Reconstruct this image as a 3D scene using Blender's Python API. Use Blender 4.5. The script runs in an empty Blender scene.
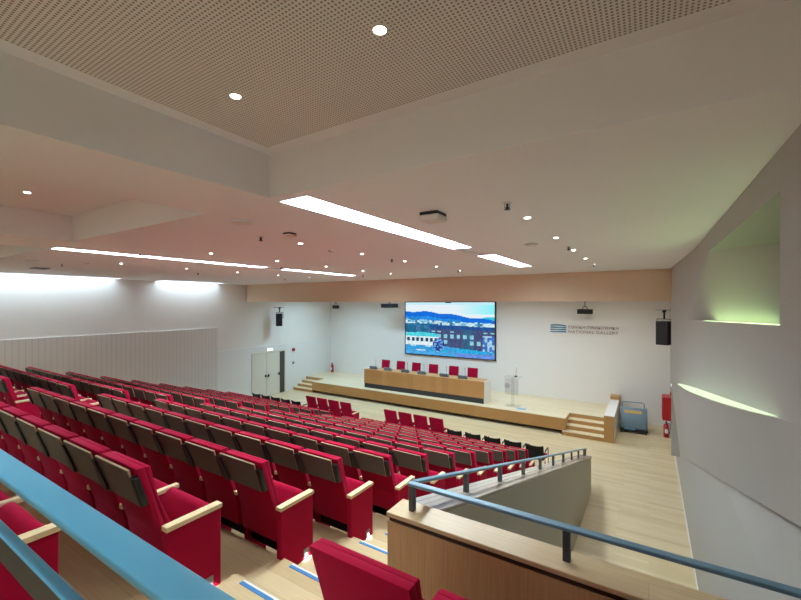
import bpy, bmesh, math, random
from mathutils import Vector, Matrix
random.seed(7)
SC = bpy.context.scene
COL = SC.collection
ZO = 4.87                      # lower floor is z = 0, the eye is 4.87 m above it
def R(z): return z + ZO
PI = math.pi

# ------------------------------------------------------------------ materials
def srgb(r, g, b):
    def f(c):
        c /= 255.0
        return c/12.92 if c <= .04045 else ((c+.055)/1.055)**2.4
    return (f(r), f(g), f(b), 1.0)

def new_mat(name):
    m = bpy.data.materials.new(name); m.use_nodes = True
    nt = m.node_tree
    return m, nt, nt.nodes['Principled BSDF']

def plain(name, col, rough=.6, metal=0.0, noise=0.04, scale=6.0, bump=0.0, spec=.5):
    m, nt, p = new_mat(name)
    p.inputs['Roughness'].default_value = rough
    p.inputs['Metallic'].default_value = metal
    p.inputs['Specular IOR Level'].default_value = spec
    tc = nt.nodes.new('ShaderNodeTexCoord')
    n = nt.nodes.new('ShaderNodeTexNoise'); n.inputs['Scale'].default_value = scale; n.inputs['Detail'].default_value = 3
    nt.links.new(tc.outputs['Object'], n.inputs['Vector'])
    r = nt.nodes.new('ShaderNodeMixRGB')
    r.inputs['Color1'].default_value = tuple(c*(1-noise) for c in col[:3]) + (1,)
    r.inputs['Color2'].default_value = tuple(min(1, c*(1+noise)) for c in col[:3]) + (1,)
    nt.links.new(n.outputs['Fac'], r.inputs['Fac'])
    nt.links.new(r.outputs['Color'], p.inputs['Base Color'])
    if bump:
        b = nt.nodes.new('ShaderNodeBump'); b.inputs['Strength'].default_value = bump; b.inputs['Distance'].default_value = .01
        nt.links.new(n.outputs['Fac'], b.inputs['Height']); nt.links.new(b.outputs['Normal'], p.inputs['Normal'])
    return m

def emis(name, col, strength):
    m = bpy.data.materials.new(name); m.use_nodes = True
    nt = m.node_tree; nt.nodes.clear()
    e = nt.nodes.new('ShaderNodeEmission'); o = nt.nodes.new('ShaderNodeOutputMaterial')
    e.inputs['Color'].default_value = col; e.inputs['Strength'].default_value = strength
    nt.links.new(e.outputs[0], o.inputs[0])
    return m

def fabric(name, col):
    m, nt, p = new_mat(name)
    p.inputs['Roughness'].default_value = .95
    p.inputs['Specular IOR Level'].default_value = .15
    p.inputs['Sheen Weight'].default_value = .33
    p.inputs['Sheen Roughness'].default_value = .4
    p.inputs['Sheen Tint'].default_value = (1, .12, .35, 1)
    tc = nt.nodes.new('ShaderNodeTexCoord')
    n = nt.nodes.new('ShaderNodeTexNoise'); n.inputs['Scale'].default_value = 180; n.inputs['Detail'].default_value = 2
    nt.links.new(tc.outputs['Object'], n.inputs['Vector'])
    r = nt.nodes.new('ShaderNodeMixRGB')
    r.inputs['Color1'].default_value = tuple(c*.88 for c in col[:3]) + (1,)
    r.inputs['Color2'].default_value = tuple(min(1, c*1.1) for c in col[:3]) + (1,)
    nt.links.new(n.outputs['Fac'], r.inputs['Fac']); nt.links.new(r.outputs['Color'], p.inputs['Base Color'])
    b = nt.nodes.new('ShaderNodeBump'); b.inputs['Strength'].default_value = .15; b.inputs['Distance'].default_value = .003
    nt.links.new(n.outputs['Fac'], b.inputs['Height']); nt.links.new(b.outputs['Normal'], p.inputs['Normal'])
    return m

def planks(name, c1, c2, width=.09, length=1.4, axis='X', rough=.35, gap=.0012, grain=.12):
    """boards: brick texture laid along X or Y (object space = world space), plus grain"""
    m, nt, p = new_mat(name)
    p.inputs['Roughness'].default_value = rough
    tc = nt.nodes.new('ShaderNodeTexCoord')
    sx = nt.nodes.new('ShaderNodeSeparateXYZ'); mp = nt.nodes.new('ShaderNodeCombineXYZ')
    nt.links.new(tc.outputs['Object'], sx.inputs[0])
    for q, a in enumerate({'X': 'XYZ', 'Y': 'YXZ', 'Z': 'ZXY', 'ZY': 'ZYX', 'XZ': 'XZY'}[axis]):
        nt.links.new(sx.outputs[a], mp.inputs[q])
    br = nt.nodes.new('ShaderNodeTexBrick')
    br.inputs['Scale'].default_value = 1
    br.inputs['Brick Width'].default_value = length; br.inputs['Row Height'].default_value = width
    br.inputs['Mortar Size'].default_value = gap; br.inputs['Mortar Smooth'].default_value = .1
    br.inputs['Color1'].default_value = c1; br.inputs['Color2'].default_value = c2
    br.inputs['Mortar'].default_value = tuple(c*.55 for c in c1[:3]) + (1,)
    br.offset = .37
    nt.links.new(mp.outputs[0], br.inputs['Vector'])
    mp2 = nt.nodes.new('ShaderNodeMapping'); mp2.inputs['Scale'].default_value = (1.2, 24, 24)
    nt.links.new(mp.outputs[0], mp2.inputs['Vector'])
    n = nt.nodes.new('ShaderNodeTexNoise'); n.inputs['Scale'].default_value = 3; n.inputs['Detail'].default_value = 5
    nt.links.new(mp2.outputs[0], n.inputs['Vector'])
    mx = nt.nodes.new('ShaderNodeMixRGB'); mx.blend_type = 'MULTIPLY'; mx.inputs['Fac'].default_value = 1
    cr = nt.nodes.new('ShaderNodeValToRGB')
    cr.color_ramp.elements[0].position = .3; cr.color_ramp.elements[0].color = (1-grain,)*3 + (1,)
    cr.color_ramp.elements[1].position = .7; cr.color_ramp.elements[1].color = (1, 1, 1, 1)
    nt.links.new(n.outputs['Fac'], cr.inputs['Fac'])
    nt.links.new(br.outputs['Color'], mx.inputs['Color1']); nt.links.new(cr.outputs['Color'], mx.inputs['Color2'])
    nt.links.new(mx.outputs['Color'], p.inputs['Base Color'])
    return m

def perforated(name, col, hole, pitch=.032, rad=.26):
    m, nt, p = new_mat(name)
    p.inputs['Roughness'].default_value = .8
    tc = nt.nodes.new('ShaderNodeTexCoord')
    sc = nt.nodes.new('ShaderNodeVectorMath'); sc.operation = 'SCALE'; sc.inputs['Scale'].default_value = 1/pitch
    fr = nt.nodes.new('ShaderNodeVectorMath'); fr.operation = 'FRACTION'
    sb = nt.nodes.new('ShaderNodeVectorMath'); sb.operation = 'SUBTRACT'; sb.inputs[1].default_value = (.5, .5, 0)
    ml = nt.nodes.new('ShaderNodeVectorMath'); ml.operation = 'MULTIPLY'; ml.inputs[1].default_value = (1, 1, 0)
    ln = nt.nodes.new('ShaderNodeVectorMath'); ln.operation = 'LENGTH'
    lt = nt.nodes.new('ShaderNodeMath'); lt.operation = 'LESS_THAN'; lt.inputs[1].default_value = rad
    mx = nt.nodes.new('ShaderNodeMixRGB'); mx.inputs['Color1'].default_value = col; mx.inputs['Color2'].default_value = hole
    L = nt.links.new
    L(tc.outputs['Object'], sc.inputs[0]); L(sc.outputs[0], fr.inputs[0]); L(fr.outputs[0], sb.inputs[0]); L(sb.outputs[0], ml.inputs[0])
    L(ml.outputs[0], ln.inputs[0]); L(ln.outputs['Value'], lt.inputs[0]); L(lt.outputs[0], mx.inputs['Fac']); L(mx.outputs[0], p.inputs['Base Color'])
    return m

def grooved(name, col, pitch=.16, depth=.72):
    """boarded wall: thin vertical grooves every pitch along Y"""
    m, nt, p = new_mat(name)
    p.inputs['Roughness'].default_value = .6
    tc = nt.nodes.new('ShaderNodeTexCoord'); sx = nt.nodes.new('ShaderNodeSeparateXYZ')
    ml = nt.nodes.new('ShaderNodeMath'); ml.operation = 'MULTIPLY'; ml.inputs[1].default_value = 1/pitch
    fr = nt.nodes.new('ShaderNodeMath'); fr.operation = 'FRACT'
    lt = nt.nodes.new('ShaderNodeMath'); lt.operation = 'LESS_THAN'; lt.inputs[1].default_value = .07
    mx = nt.nodes.new('ShaderNodeMixRGB'); mx.inputs['Color1'].default_value = col
    mx.inputs['Color2'].default_value = tuple(c*depth for c in col[:3]) + (1,)
    L = nt.links.new
    L(tc.outputs['Object'], sx.inputs[0]); L(sx.outputs['Y'], ml.inputs[0]); L(ml.outputs[0], fr.inputs[0]); L(fr.outputs[0], lt.inputs[0])
    L(lt.outputs[0], mx.inputs['Fac']); L(mx.outputs[0], p.inputs['Base Color'])
    return m

def glass(name, col):
    m, nt, p = new_mat(name)
    p.inputs['Base Color'].default_value = col
    p.inputs['Roughness'].default_value = .03
    p.inputs['Transmission Weight'].default_value = 1.0
    p.inputs['IOR'].default_value = 1.2
    return m

M = {}
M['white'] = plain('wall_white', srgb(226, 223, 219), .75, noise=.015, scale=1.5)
M['ceiling'] = plain('ceiling_white', srgb(238, 238, 243), .8, noise=.012, scale=1.2)
M['soffit'] = plain('soffit_paint', srgb(228, 206, 178), .8, noise=.015, scale=1.2)
M['perf'] = perforated('perforated_board', srgb(226, 224, 224), srgb(128, 124, 120), .021, .27)
M['panel_front'] = grooved('wall_boarding_front', srgb(222, 222, 220), .16, .9)
M['drum'] = plain('curved_wall_dimmed_white', srgb(172, 169, 163), .75, noise=.015, scale=1.5)  # a white wall; its dimness is put into this grey
M['panel'] = grooved('wall_boarding', srgb(212, 209, 206))
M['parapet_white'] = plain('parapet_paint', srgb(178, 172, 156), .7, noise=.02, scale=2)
M['oak_floor'] = planks('oak_floor', srgb(222, 204, 168), srgb(207, 186, 146), .11, 1.6, 'X', .33)
M['oak_tread'] = planks('oak_tread', srgb(204, 180, 142), srgb(186, 160, 120), .15, 1.9, 'X', .4)
M['oak_stage'] = planks('oak_stage', srgb(232, 216, 184), srgb(221, 202, 166), .1, 1.8, 'X', .33)
M['oak_front'] = planks('oak_veneer_front', srgb(190, 146, 92), srgb(181, 136, 82), .6, 2.6, 'XZ', .4, .001, .16)
M['oak_desk'] = planks('oak_veneer_desk', srgb(200, 152, 98), srgb(190, 140, 86), .3, 2.6, 'Z', .4, .001, .18)
M['oak_parapet'] = planks('oak_veneer_parapet', srgb(192, 152, 110), srgb(182, 142, 102), .62, 3.0, 'Z', .4, .0015, .22)
M['oak_cap'] = planks('oak_coping', srgb(205, 178, 140), srgb(196, 168, 130), .2, 2.4, 'X', .35, .001, .14)
M['oak_cap_y'] = planks('oak_coping_slope_greyed', srgb(186, 172, 160), srgb(176, 162, 150), .07, 6.0, 'Y', .2, .004, .14)  # grooved oak, greyed: a cool glossy reflection is put into the colour
M['groove'] = plain('groove_shadow_brown', srgb(62, 36, 28), .7)
M['arm_wood'] = plain('beech_arm', srgb(214, 192, 152), .4, noise=.06, scale=25)
M['ply_edge'] = plain('ply_edge', srgb(180, 158, 128), .5, noise=.08, scale=40)
M['tablet'] = plain('tablet_laminate', srgb(83, 78, 71), .5, noise=.05, scale=18)
M['red'] = fabric('red_fabric', (.325, .0015, .027, 1))
M['black_plastic'] = plain('black_plastic', srgb(20, 20, 23), .5)
M['black'] = plain('black_matt', srgb(9, 9, 11), .6)
M['dark_metal'] = plain('dark_metal', srgb(52, 56, 62), .45, .6)
M['steel'] = plain('steel', srgb(150, 152, 155), .35, .9)
M['rail_blue'] = plain('rail_blue_paint', srgb(76, 146, 176), .45, 0, noise=.02, scale=4)
M['rail_grey'] = plain('rail_grey_paint', srgb(96, 130, 150), .35, .1, noise=.02, scale=4)
M['post_grey'] = plain('post_grey_paint', srgb(70, 74, 80), .4, .4)
M['strip_blue'] = plain('nosing_blue', srgb(52, 120, 178), .5)
M['strip_white'] = plain('nosing_white', srgb(225, 228, 230), .5)
M['plate'] = plain('grey_plate', srgb(120, 122, 126), .4, .5)
M['dark_base'] = plain('desk_plinth', srgb(48, 50, 56), .5)
M['device'] = plain('device_grey', srgb(96, 106, 118), .45)
M['redpaint'] = plain('red_paint', srgb(178, 18, 28), .35)
M['cart'] = plain('cart_blue_grey', srgb(112, 136, 152), .4, .2)
M['yellow'] = plain('label_yellow', srgb(206, 168, 92), .5)
M['tan'] = plain('door_paint', srgb(214, 210, 198), .5)
M['doorgap'] = plain('door_gap', srgb(70, 70, 62), .7)
m = bpy.data.materials.new('clear_acrylic'); m.use_nodes = True; nt = m.node_tree; nt.nodes.clear()
_a = nt.nodes.new('ShaderNodeBsdfTransparent'); _a.inputs['Color'].default_value = (.965, .975, .98, 1)
_b = nt.nodes.new('ShaderNodeBsdfGlossy'); _b.inputs['Roughness'].default_value = .08; _c = nt.nodes.new('ShaderNodeMixShader'); _c.inputs[0].default_value = .1
_o = nt.nodes.new('ShaderNodeOutputMaterial')
nt.links.new(_a.outputs[0], _c.inputs[1]); nt.links.new(_b.outputs[0], _c.inputs[2]); nt.links.new(_c.outputs[0], _o.inputs[0])
M['acrylic'] = m
M['emblem'] = plain('emblem_grey', srgb(176, 172, 178), .5)
M['blue_lid'] = plain('blue_lid', srgb(96, 165, 214), .4)
M['letters'] = plain('lettering_brown', srgb(150, 112, 92), .5)
M['teal'] = plain('emblem_teal', srgb(52, 128, 158), .5)
M['lamp_strip'] = emis('lamp_strip', (.78, .93, 1, 1), 40)
M['fill_rear'] = emis('fill_strip_rear', (.78, .93, 1, 1), 22)  # for the strips added out of view to brighten the near hall
M['fill_rear_far'] = emis('fill_strip_rear_far', (.80, .93, 1, 1), 9)  # weaker version for the second added strip
M['lamp_cove'] = emis('lamp_cove', (.76, .94, 1, 1), 20)
M['lamp_down'] = emis('lamp_down', (1, .97, .93, 1), 30)
M['lamp_niche'] = emis('lamp_niche', (.66, 1, .44, 1), 4.2)
M['lamp_slot'] = emis('lamp_slot', (.78, 1, .62, 1), .8)
M['lamp_exit'] = emis('lamp_exit', (.7, .88, 1, 1), 5)
M['lamp_stage'] = emis('lamp_stage', (1, .98, .95, 1), 14)
M['lens'] = emis('aisle_lens', (1, .98, .92, 1), 6)

# ------------------------------------------------------------------ mesh helpers
class MB:
    def __init__(s): s.bm = bmesh.new(); s.mats = []
    def mi(s, m):
        if m not in s.mats: s.mats.append(m)
        return s.mats.index(m)
    def add(s, tmp, m, mat=None):
        i = s.mi(m); mp = {}
        for v in tmp.verts: mp[v] = s.bm.verts.new(mat @ v.co if mat else v.co)
        for f in tmp.faces:
            try:
                nf = s.bm.faces.new([mp[v] for v in f.verts]); nf.material_index = i; nf.smooth = f.smooth
            except ValueError: pass
        tmp.free(); return s
    def box(s, lo, hi, m, r=0, seg=2, mat=None):
        t = bmesh.new(); bmesh.ops.create_cube(t, size=1)
        for v in t.verts: v.co = Vector([(lo[i]+hi[i])/2 + v.co[i]*(hi[i]-lo[i]) for i in range(3)])
        if r:
            bmesh.ops.bevel(t, geom=list(t.edges), offset=r, segments=seg, profile=.5, affect='EDGES')
            for f in t.faces: f.smooth = seg > 1
        return s.add(t, m, mat)
    def prism(s, pts, axis, a, b, m, r=0, seg=2, mat=None):
        """pts: 2-D outline; axis X -> (y,z), Y -> (x,z), Z -> (x,y); extruded from a to b"""
        t = bmesh.new()
        def P(p, w): return {'X': (w, p[0], p[1]), 'Y': (p[0], w, p[1]), 'Z': (p[0], p[1], w)}[axis]
        A = [t.verts.new(P(p, a)) for p in pts]; B = [t.verts.new(P(p, b)) for p in pts]
        n = len(pts); t.faces.new(A); t.faces.new(B[::-1])
        for i in range(n): t.faces.new([A[i], B[i], B[(i+1) % n], A[(i+1) % n]])
        bmesh.ops.recalc_face_normals(t, faces=list(t.faces))
        if r:
            bmesh.ops.bevel(t, geom=list(t.edges), offset=r, segments=seg, profile=.5, affect='EDGES')
            for f in t.faces: f.smooth = seg > 1
        return s.add(t, m, mat)
    def cyl(s, c, r, h, m, axis='Z', seg=20, r2=None, mat=None):
        t = bmesh.new()
        bmesh.ops.create_cone(t, cap_ends=True, segments=seg, radius1=r, radius2=r if r2 is None else r2, depth=h)
        for f in t.faces: f.smooth = len(f.verts) == 4
        rot = {'Z': Matrix(), 'X': Matrix.Rotation(PI/2, 4, 'Y'), 'Y': Matrix.Rotation(-PI/2, 4, 'X')}[axis]
        T = Matrix.Translation(c) @ rot
        return s.add(t, m, mat @ T if mat else T)
    def tube(s, pts, r, m, seg=10):
        pts = [Vector(p) for p in pts]; t = bmesh.new(); rings = []
        for i, p in enumerate(pts):
            d = (pts[min(i+1, len(pts)-1)] - pts[max(i-1, 0)]).normalized()
            u = d.cross(Vector((0, 0, 1)))
            if u.length < 1e-3: u = d.cross(Vector((1, 0, 0)))
            u.normalize(); w = d.cross(u)
            rings.append([t.verts.new(p + r*(math.cos(2*PI*k/seg)*u + math.sin(2*PI*k/seg)*w)) for k in range(seg)])
        for a, b in zip(rings, rings[1:]):
            for k in range(seg):
                f = t.faces.new([a[k], a[(k+1) % seg], b[(k+1) % seg], b[k]]); f.smooth = True
        t.faces.new(rings[0][::-1]); t.faces.new(rings[-1])
        bmesh.ops.recalc_face_normals(t, faces=list(t.faces))
        return s.add(t, m)
    def poly(s, pts, m):
        f = s.bm.faces.new([s.bm.verts.new(p) for p in pts]); f.material_index = s.mi(m); return s
    def quadstrip(s, A, B, m, smooth=False):
        va = [s.bm.verts.new(p) for p in A]; vb = [s.bm.verts.new(p) for p in B]
        for i in range(len(A)-1):
            f = s.bm.faces.new([va[i], va[i+1], vb[i+1], vb[i]]); f.material_index = s.mi(m); f.smooth = smooth
        return s
    def mesh(s, name):
        me = bpy.data.meshes.new(name); s.bm.to_mesh(me); s.bm.free()
        for m in s.mats: me.materials.append(M[m])
        return me
    def obj(s, name, parent=None):
        return put(name, s.mesh(name), parent)

def put(name, me, parent=None):
    o = bpy.data.objects.new(name, me); COL.objects.link(o)
    if parent: o.parent = parent
    return o

def tag(o, label, cat, group=None):
    o['label'] = label; o['category'] = cat
    if group: o['group'] = group
    return o
def thing(name, label, cat, loc=(0, 0, 0), rz=0, group=None):
    o = put(name, None); o.location = loc; o.rotation_euler = (0, 0, rz); o.empty_display_size = .1
    return tag(o, label, cat, group)
def struct(o):
    o['kind'] = 'structure'; return o

ORD = ['zeroth', 'first', 'second', 'third', 'fourth', 'fifth', 'sixth', 'seventh', 'eighth', 'ninth', 'tenth', 'eleventh', 'twelfth', 'thirteenth']

# ------------------------------------------------------------------ layout constants (z relative to the eye, R() makes them absolute)
XL, YB = -17.0, 18.7          # side wall by the far block, stage wall
CZ, CZ2 = .9, 1.27            # ceiling, recess ceiling
YS, SB = 12.6, .05            # soffit face and its underside
ST = -4.27                    # stage top
XR = .70                      # lower wall beside the corridor
YBACK = -10.0
PITCH, RISE = .908, .275
def YR(m): return 1.185 + PITCH*m
def FR(m): return -2.12 - RISE*m
CB = (-8.0, -2.6)             # centre block
LB = (-15.17, -9.23)          # far block
SP = .54
AISLE = .17

# ------------------------------------------------------------------ floor: lower level, raked treads, half steps in the aisles
f = MB()
f.box((XL, YR(10)+AISLE, -.12), (XR+.1, YB, 0), 'oak_floor')
f.box((-1.3, 2.3, -.12), (XR+.1, YR(10)+AISLE, 0), 'oak_floor')
fl = struct(f.obj('floor'))
f = MB()
for m in range(-2, 10):
    y0 = YR(m)+AISLE if m > -2 else YBACK
    y1 = YR(m+1)+AISLE
    x1 = XR+.1 if m <= 0 else -1.5
    if m == 0: y1 = 2.263
    f.box((XL, y0, 0), (x1, y1, R(FR(m))), 'oak_tread')
raked = f.obj('floor_raked'); struct(raked)
f = MB()
ns = []
for m in range(-1, 11):
    y0 = YR(m)+AISLE
    for (xa, xb) in ((-2.57, -1.531), (LB[1]+.03, CB[0]-.03), (XL+.03, LB[0]-.04)):
        f.box((xa, y0+.001, R(FR(m))-.01), (xb, y0+.455, R(FR(m)+RISE/2)), 'oak_tread')
struct(f.obj('floor_steps'))
def strip(xa, xb, y, z):
    s = MB(); s.box((xa, y-.055, z), (xb, y-.03, z+.004), 'strip_blue'); s.box((xa, y-.025, z), (xb, y-.012, z+.004), 'strip_white')
    s.obj('nosing_strip', raked)
for m in range(-2, 10):
    for (xa, xb) in ((-2.45, -1.6), (LB[1]+.1, CB[0]-.1)):
        if xa < -5 and m < 3: continue
        strip(xa, xb, YR(m+1)+AISLE, R(FR(m)))
        strip(xa, xb, YR(m+1)+AISLE+.455, R(FR(m+1)+RISE/2))

# ------------------------------------------------------------------ walls
w = MB(); w.box((XL-.2, YBACK, 0), (XL, YB+.2, R(2.6)), 'white'); wl = struct(w.obj('wall_left'))
p = MB()
p.box((XL, YBACK, 0), (XL+.05, 11.0, R(-1.15)), 'panel')
p.box((XL, 11.0, 0), (XL+.045, 12.85, R(-2.25)), 'panel_front')
p.box((XL, 15.05, 0), (XL+.045, YB, R(-2.25)), 'panel_front')
p.box((XL, 12.85, R(-2.55)), (XL+.045, 15.05, R(-2.25)), 'panel_front')
p.obj('wall_boarding', wl)
w = MB(); w.box((XL, YB, 0), (XR+2, YB+.2, R(CZ)), 'white'); ws = struct(w.obj('wall_stage'))
w = MB(); w.box((XL, YBACK-.2, 0), (XR+2, YBACK, R(2.6)), 'white'); struct(w.obj('wall_rear'))
b = MB(); b.box((-1.0, YB-.015, 0), (XR, YB, .09), 'white'); struct(b.obj('baseboard_stage'))
b = MB(); b.box((XR-.012, 2.5, 0), (XR, YB, .09), 'white'); struct(b.obj('baseboard_right'))
# soffit over the edge of the stage
w = MB(); w.box((XL, YS, R(SB)), (XR+.1, YS+.25, R(CZ)), 'soffit'); struct(w.obj('trim_soffit'))

# wall on the corridor side: drum layer with a lit niche and a lit ledge, sloping underside
def smooth(t): t = max(0, min(1, t)); return t*t*(3-2*t)
def xw(y): return .645 - .15*smooth((y-7.5)/5.0)
def zb(y): return min(-1.17 - .2915*(y-2.84), -.9)
def zt(y):  return .655 if y <= 6.55 else .655 - (y-6.55)/(9.57-6.55)*.988
def zs(y):  return -.131 - (y-3.12)/(9.57-3.12)*.202
SL0, SL1 = 3.1, 10.4
def zl(y):                      # ledge line
    t = (y-3.2)/(12.45-3.2); return -.68 - 1.36*t
def pl(y):
    t = (y-SL0)/(SL1-SL0)
    return .23*max(0, math.sin(PI*max(0, min(1, t))**.8))**.6 if 0 < t < 1 else 0
ys = sorted(set([YBACK, 0, 2, 2.84, 3.12, 3.2, 6.55, 9.57, 12.45, 12.6] + [round(3.2+.2*i, 3) for i in range(47)]))
ys = [y for y in ys if y <= 12.6]
w = MB()
def P(y, z, dx=0): return (xw(y)+dx, y, R(z))
for seg in [[y for y in ys]]:
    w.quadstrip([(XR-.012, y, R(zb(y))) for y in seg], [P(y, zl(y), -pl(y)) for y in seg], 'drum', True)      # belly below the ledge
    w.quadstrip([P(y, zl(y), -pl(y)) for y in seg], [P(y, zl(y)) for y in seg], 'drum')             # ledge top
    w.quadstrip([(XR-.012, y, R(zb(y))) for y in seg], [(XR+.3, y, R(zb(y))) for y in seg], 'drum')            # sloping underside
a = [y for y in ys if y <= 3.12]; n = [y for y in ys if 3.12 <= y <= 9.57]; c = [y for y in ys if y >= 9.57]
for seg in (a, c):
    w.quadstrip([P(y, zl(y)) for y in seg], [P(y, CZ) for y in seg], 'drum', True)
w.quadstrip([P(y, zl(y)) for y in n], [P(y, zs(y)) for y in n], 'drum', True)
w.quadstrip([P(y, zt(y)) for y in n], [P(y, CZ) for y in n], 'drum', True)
# niche inside
tL, bL = (xw(6.55), 6.55, R(.655)), (xw(9.57), 9.57, R(-.333))
tD, bD = (1.175, 5.75, R(.655)), (1.33, 6.35, R(-.30))
tE, bE = (2.3, 4.9, R(.655)), (2.4, 5.5, R(-.30))
NB = 24
def lerp(p, q, t): return tuple(p[i]+(q[i]-p[i])*t for i in range(3))
def back_pt(t, s):             # leaves the wall plane tangentially at the far edge
    A = lerp(tL, bL, s); B = lerp(tD, bD, s)
    return (A[0]+(B[0]-A[0])*t**2.0, A[1]+(B[1]-A[1])*t, A[2]+(B[2]-A[2])*t)
for i in range(NB):
    w.quadstrip([back_pt(i/NB, s/8) for s in range(9)], [back_pt((i+1)/NB, s/8) for s in range(9)], 'drum', True)
w.poly([tD, tE, bE, bD], 'drum')
top_edge = [P(y, .655) for y in n if y <= 6.55]
w.poly(top_edge + [back_pt(i/NB, 0) for i in range(1, NB+1)] + [tE, (2.3, 3.12, R(.655))], 'drum')
w.poly([P(3.12, zs(3.12)), P(3.12, .655), (2.3, 3.12, R(.655)), (2.4, 3.12, R(-.30))], 'drum')
w.poly([(2.3, 3.12, R(.655)), tE, bE, (2.4, 3.12, R(-.3))], 'drum')
sill = [(xw(y), y, R(zs(y))) for y in n]
w.quadstrip(sill, [(xw(y)+.03, y, R(zs(y))) for y in n], 'drum')
TZ = -.345
w.quadstrip([(xw(y)+.03, y, R(zs(y))) for y in n], [(xw(y)+.03, y, R(TZ)) for y in n], 'drum')
rim = [back_pt(q/24, 1) for q in range(25)] + [bE, (2.4, 3.12, R(-.30))]
rim = [(p[0], p[1], R(TZ)) for p in rim]
lipY = [9.57 - (9.57-3.12)*q/26 for q in range(27)]
w.quadstrip([(xw(y)+.03, y, R(TZ)) for y in lipY], rim, 'drum')
w.quadstrip(rim, [(p[0], p[1], R(-.29)) for p in rim], 'drum')
# end of the drum beside the stage
w.poly([P(12.6, zb(12.6)), P(12.6, CZ), (XR+.1, 12.6, R(CZ)), (XR+.1, 12.6, R(zb(12.6)))], 'drum')
# wall below: straight, with a sloped sill under the drum
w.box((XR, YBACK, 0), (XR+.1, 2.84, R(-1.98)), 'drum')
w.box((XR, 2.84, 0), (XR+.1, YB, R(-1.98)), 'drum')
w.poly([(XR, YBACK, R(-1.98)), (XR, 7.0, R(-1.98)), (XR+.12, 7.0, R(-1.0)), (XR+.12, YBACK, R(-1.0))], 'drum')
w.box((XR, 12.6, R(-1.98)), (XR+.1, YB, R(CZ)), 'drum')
wr = struct(w.obj('wall_right'))

# ------------------------------------------------------------------ ceiling with recesses, light slots and the wall-wash slot
REC = [(-2.76, XR+.1, -3.2, 2.27), (-7.12, -3.8, -3.2, 2.33), (-11.7, -8.45, -3.2, 2.42)]
SLOT = [(-2.78, -2.44, 2.40, 6.05), (-2.78, -2.44, 7.19, 9.92), (-8.43, -8.13, 2.46, 6.66), (-8.43, -8.13, 7.29, 10.2)]
GAP = [(-2.78, -2.44, 6.065, 7.175), (-8.43, -8.13, 6.675, 7.275)]
COVE = [(XL+.002, XL+.62, YBACK, 6.85), (XL+.002, XL+.62, 8.3, 11.0)]
holes = REC + SLOT + GAP + COVE
xs = sorted(set([XL, XR+.1] + [h[0] for h in holes] + [h[1] for h in holes]))
yy = sorted(set([YBACK, YB] + [h[2] for h in holes] + [h[3] for h in holes]))
c = MB()
for i in range(len(xs)-1):
    for j in range(len(yy)-1):
        mx, my = (xs[i]+xs[i+1])/2, (yy[j]+yy[j+1])/2
        if any(h[0] < mx < h[1] and h[2] < my < h[3] for h in holes): continue
        c.poly([(xs[i], yy[j], R(CZ)), (xs[i], yy[j+1], R(CZ)), (xs[i+1], yy[j+1], R(CZ)), (xs[i+1], yy[j], R(CZ))], 'ceiling')
def well(h, z1, top=True):
    x0, x1, y0, y1 = h
    for (p, q) in (((x0, y0), (x1, y0)), ((x1, y0), (x1, y1)), ((x1, y1), (x0, y1)), ((x0, y1), (x0, y0))):
        c.poly([(p[0], p[1], R(CZ)), (q[0], q[1], R(CZ)), (q[0], q[1], R(z1)), (p[0], p[1], R(z1))], 'ceiling')
    if top: c.poly([(x0, y0, R(z1)), (x1, y0, R(z1)), (x1, y1, R(z1)), (x0, y1, R(z1))], 'ceiling')
for h in REC: well(h, CZ2)
for h in SLOT: well(h, CZ+.17)
for h in GAP: well(h, CZ+.05)
for h in COVE: well(h, CZ+1.2)
ceil = struct(c.obj('ceiling'))
x0, x1, y0, y1 = REC[0]
k = MB(); k.box((x0+.13, y0+.13, R(CZ2)-.006), (x1-.13, y1-.13, R(CZ2)-.001), 'perf'); k.obj('perforated_panel', ceil)

def lightpanel(lo, hi, mat, label, name='ceiling_strip_light', group=None):
    t = thing(name, label, 'ceiling light', ((lo[0]+hi[0])/2, (lo[1]+hi[1])/2, hi[2]), 0, group)
    ox, oy, oz = t.location
    e = .012
    h = MB(); h.box((lo[0]-ox, lo[1]-oy, hi[2]-oz-.008), (hi[0]-ox, hi[1]-oy, 0), 'steel'); h.obj('housing', t)
    d = MB(); d.box((lo[0]-ox+e, lo[1]-oy+e, lo[2]-oz), (hi[0]-ox-e, hi[1]-oy-e, hi[2]-oz-.01), mat); d.obj('diffuser', t)
    return t
G = 'linear ceiling lights'
lightpanel((-2.78, 2.41, R(CZ+.10)), (-2.44, 6.04, R(CZ+.165)), 'lamp_strip', 'long bright white strip light running from corner of the perforated ceiling recess', group=G)
lightpanel((-2.78, 7.2, R(CZ+.10)), (-2.44, 9.91, R(CZ+.165)), 'lamp_strip', 'short bright white strip light ending above the stage side, in line with longest strip', group=G)
lightpanel((-8.43, 2.47, R(CZ+.10)), (-8.13, 6.65, R(CZ+.165)), 'lamp_strip', 'thin looking long strip light above the middle aisle, behind the second recess', group=G)
lightpanel((-8.43, 7.3, R(CZ+.10)), (-8.13, 10.19, R(CZ+.165)), 'lamp_strip', 'thin looking short strip light above the middle aisle, close to the soffit', group=G)
lightpanel((XL+.12, -8.0, R(CZ+1.0)), (XL+.5, 6.8, R(CZ+1.06)), 'lamp_cove', 'long hidden cool white light washing down the boarded wall', 'cove_light', 'wall wash lights')
lightpanel((XL+.12, 8.35, R(CZ+1.0)), (XL+.5, 10.95, R(CZ+1.06)), 'lamp_cove', 'short hidden cool white light washing wall beside the soffit', 'cove_light', 'wall wash lights')

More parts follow.
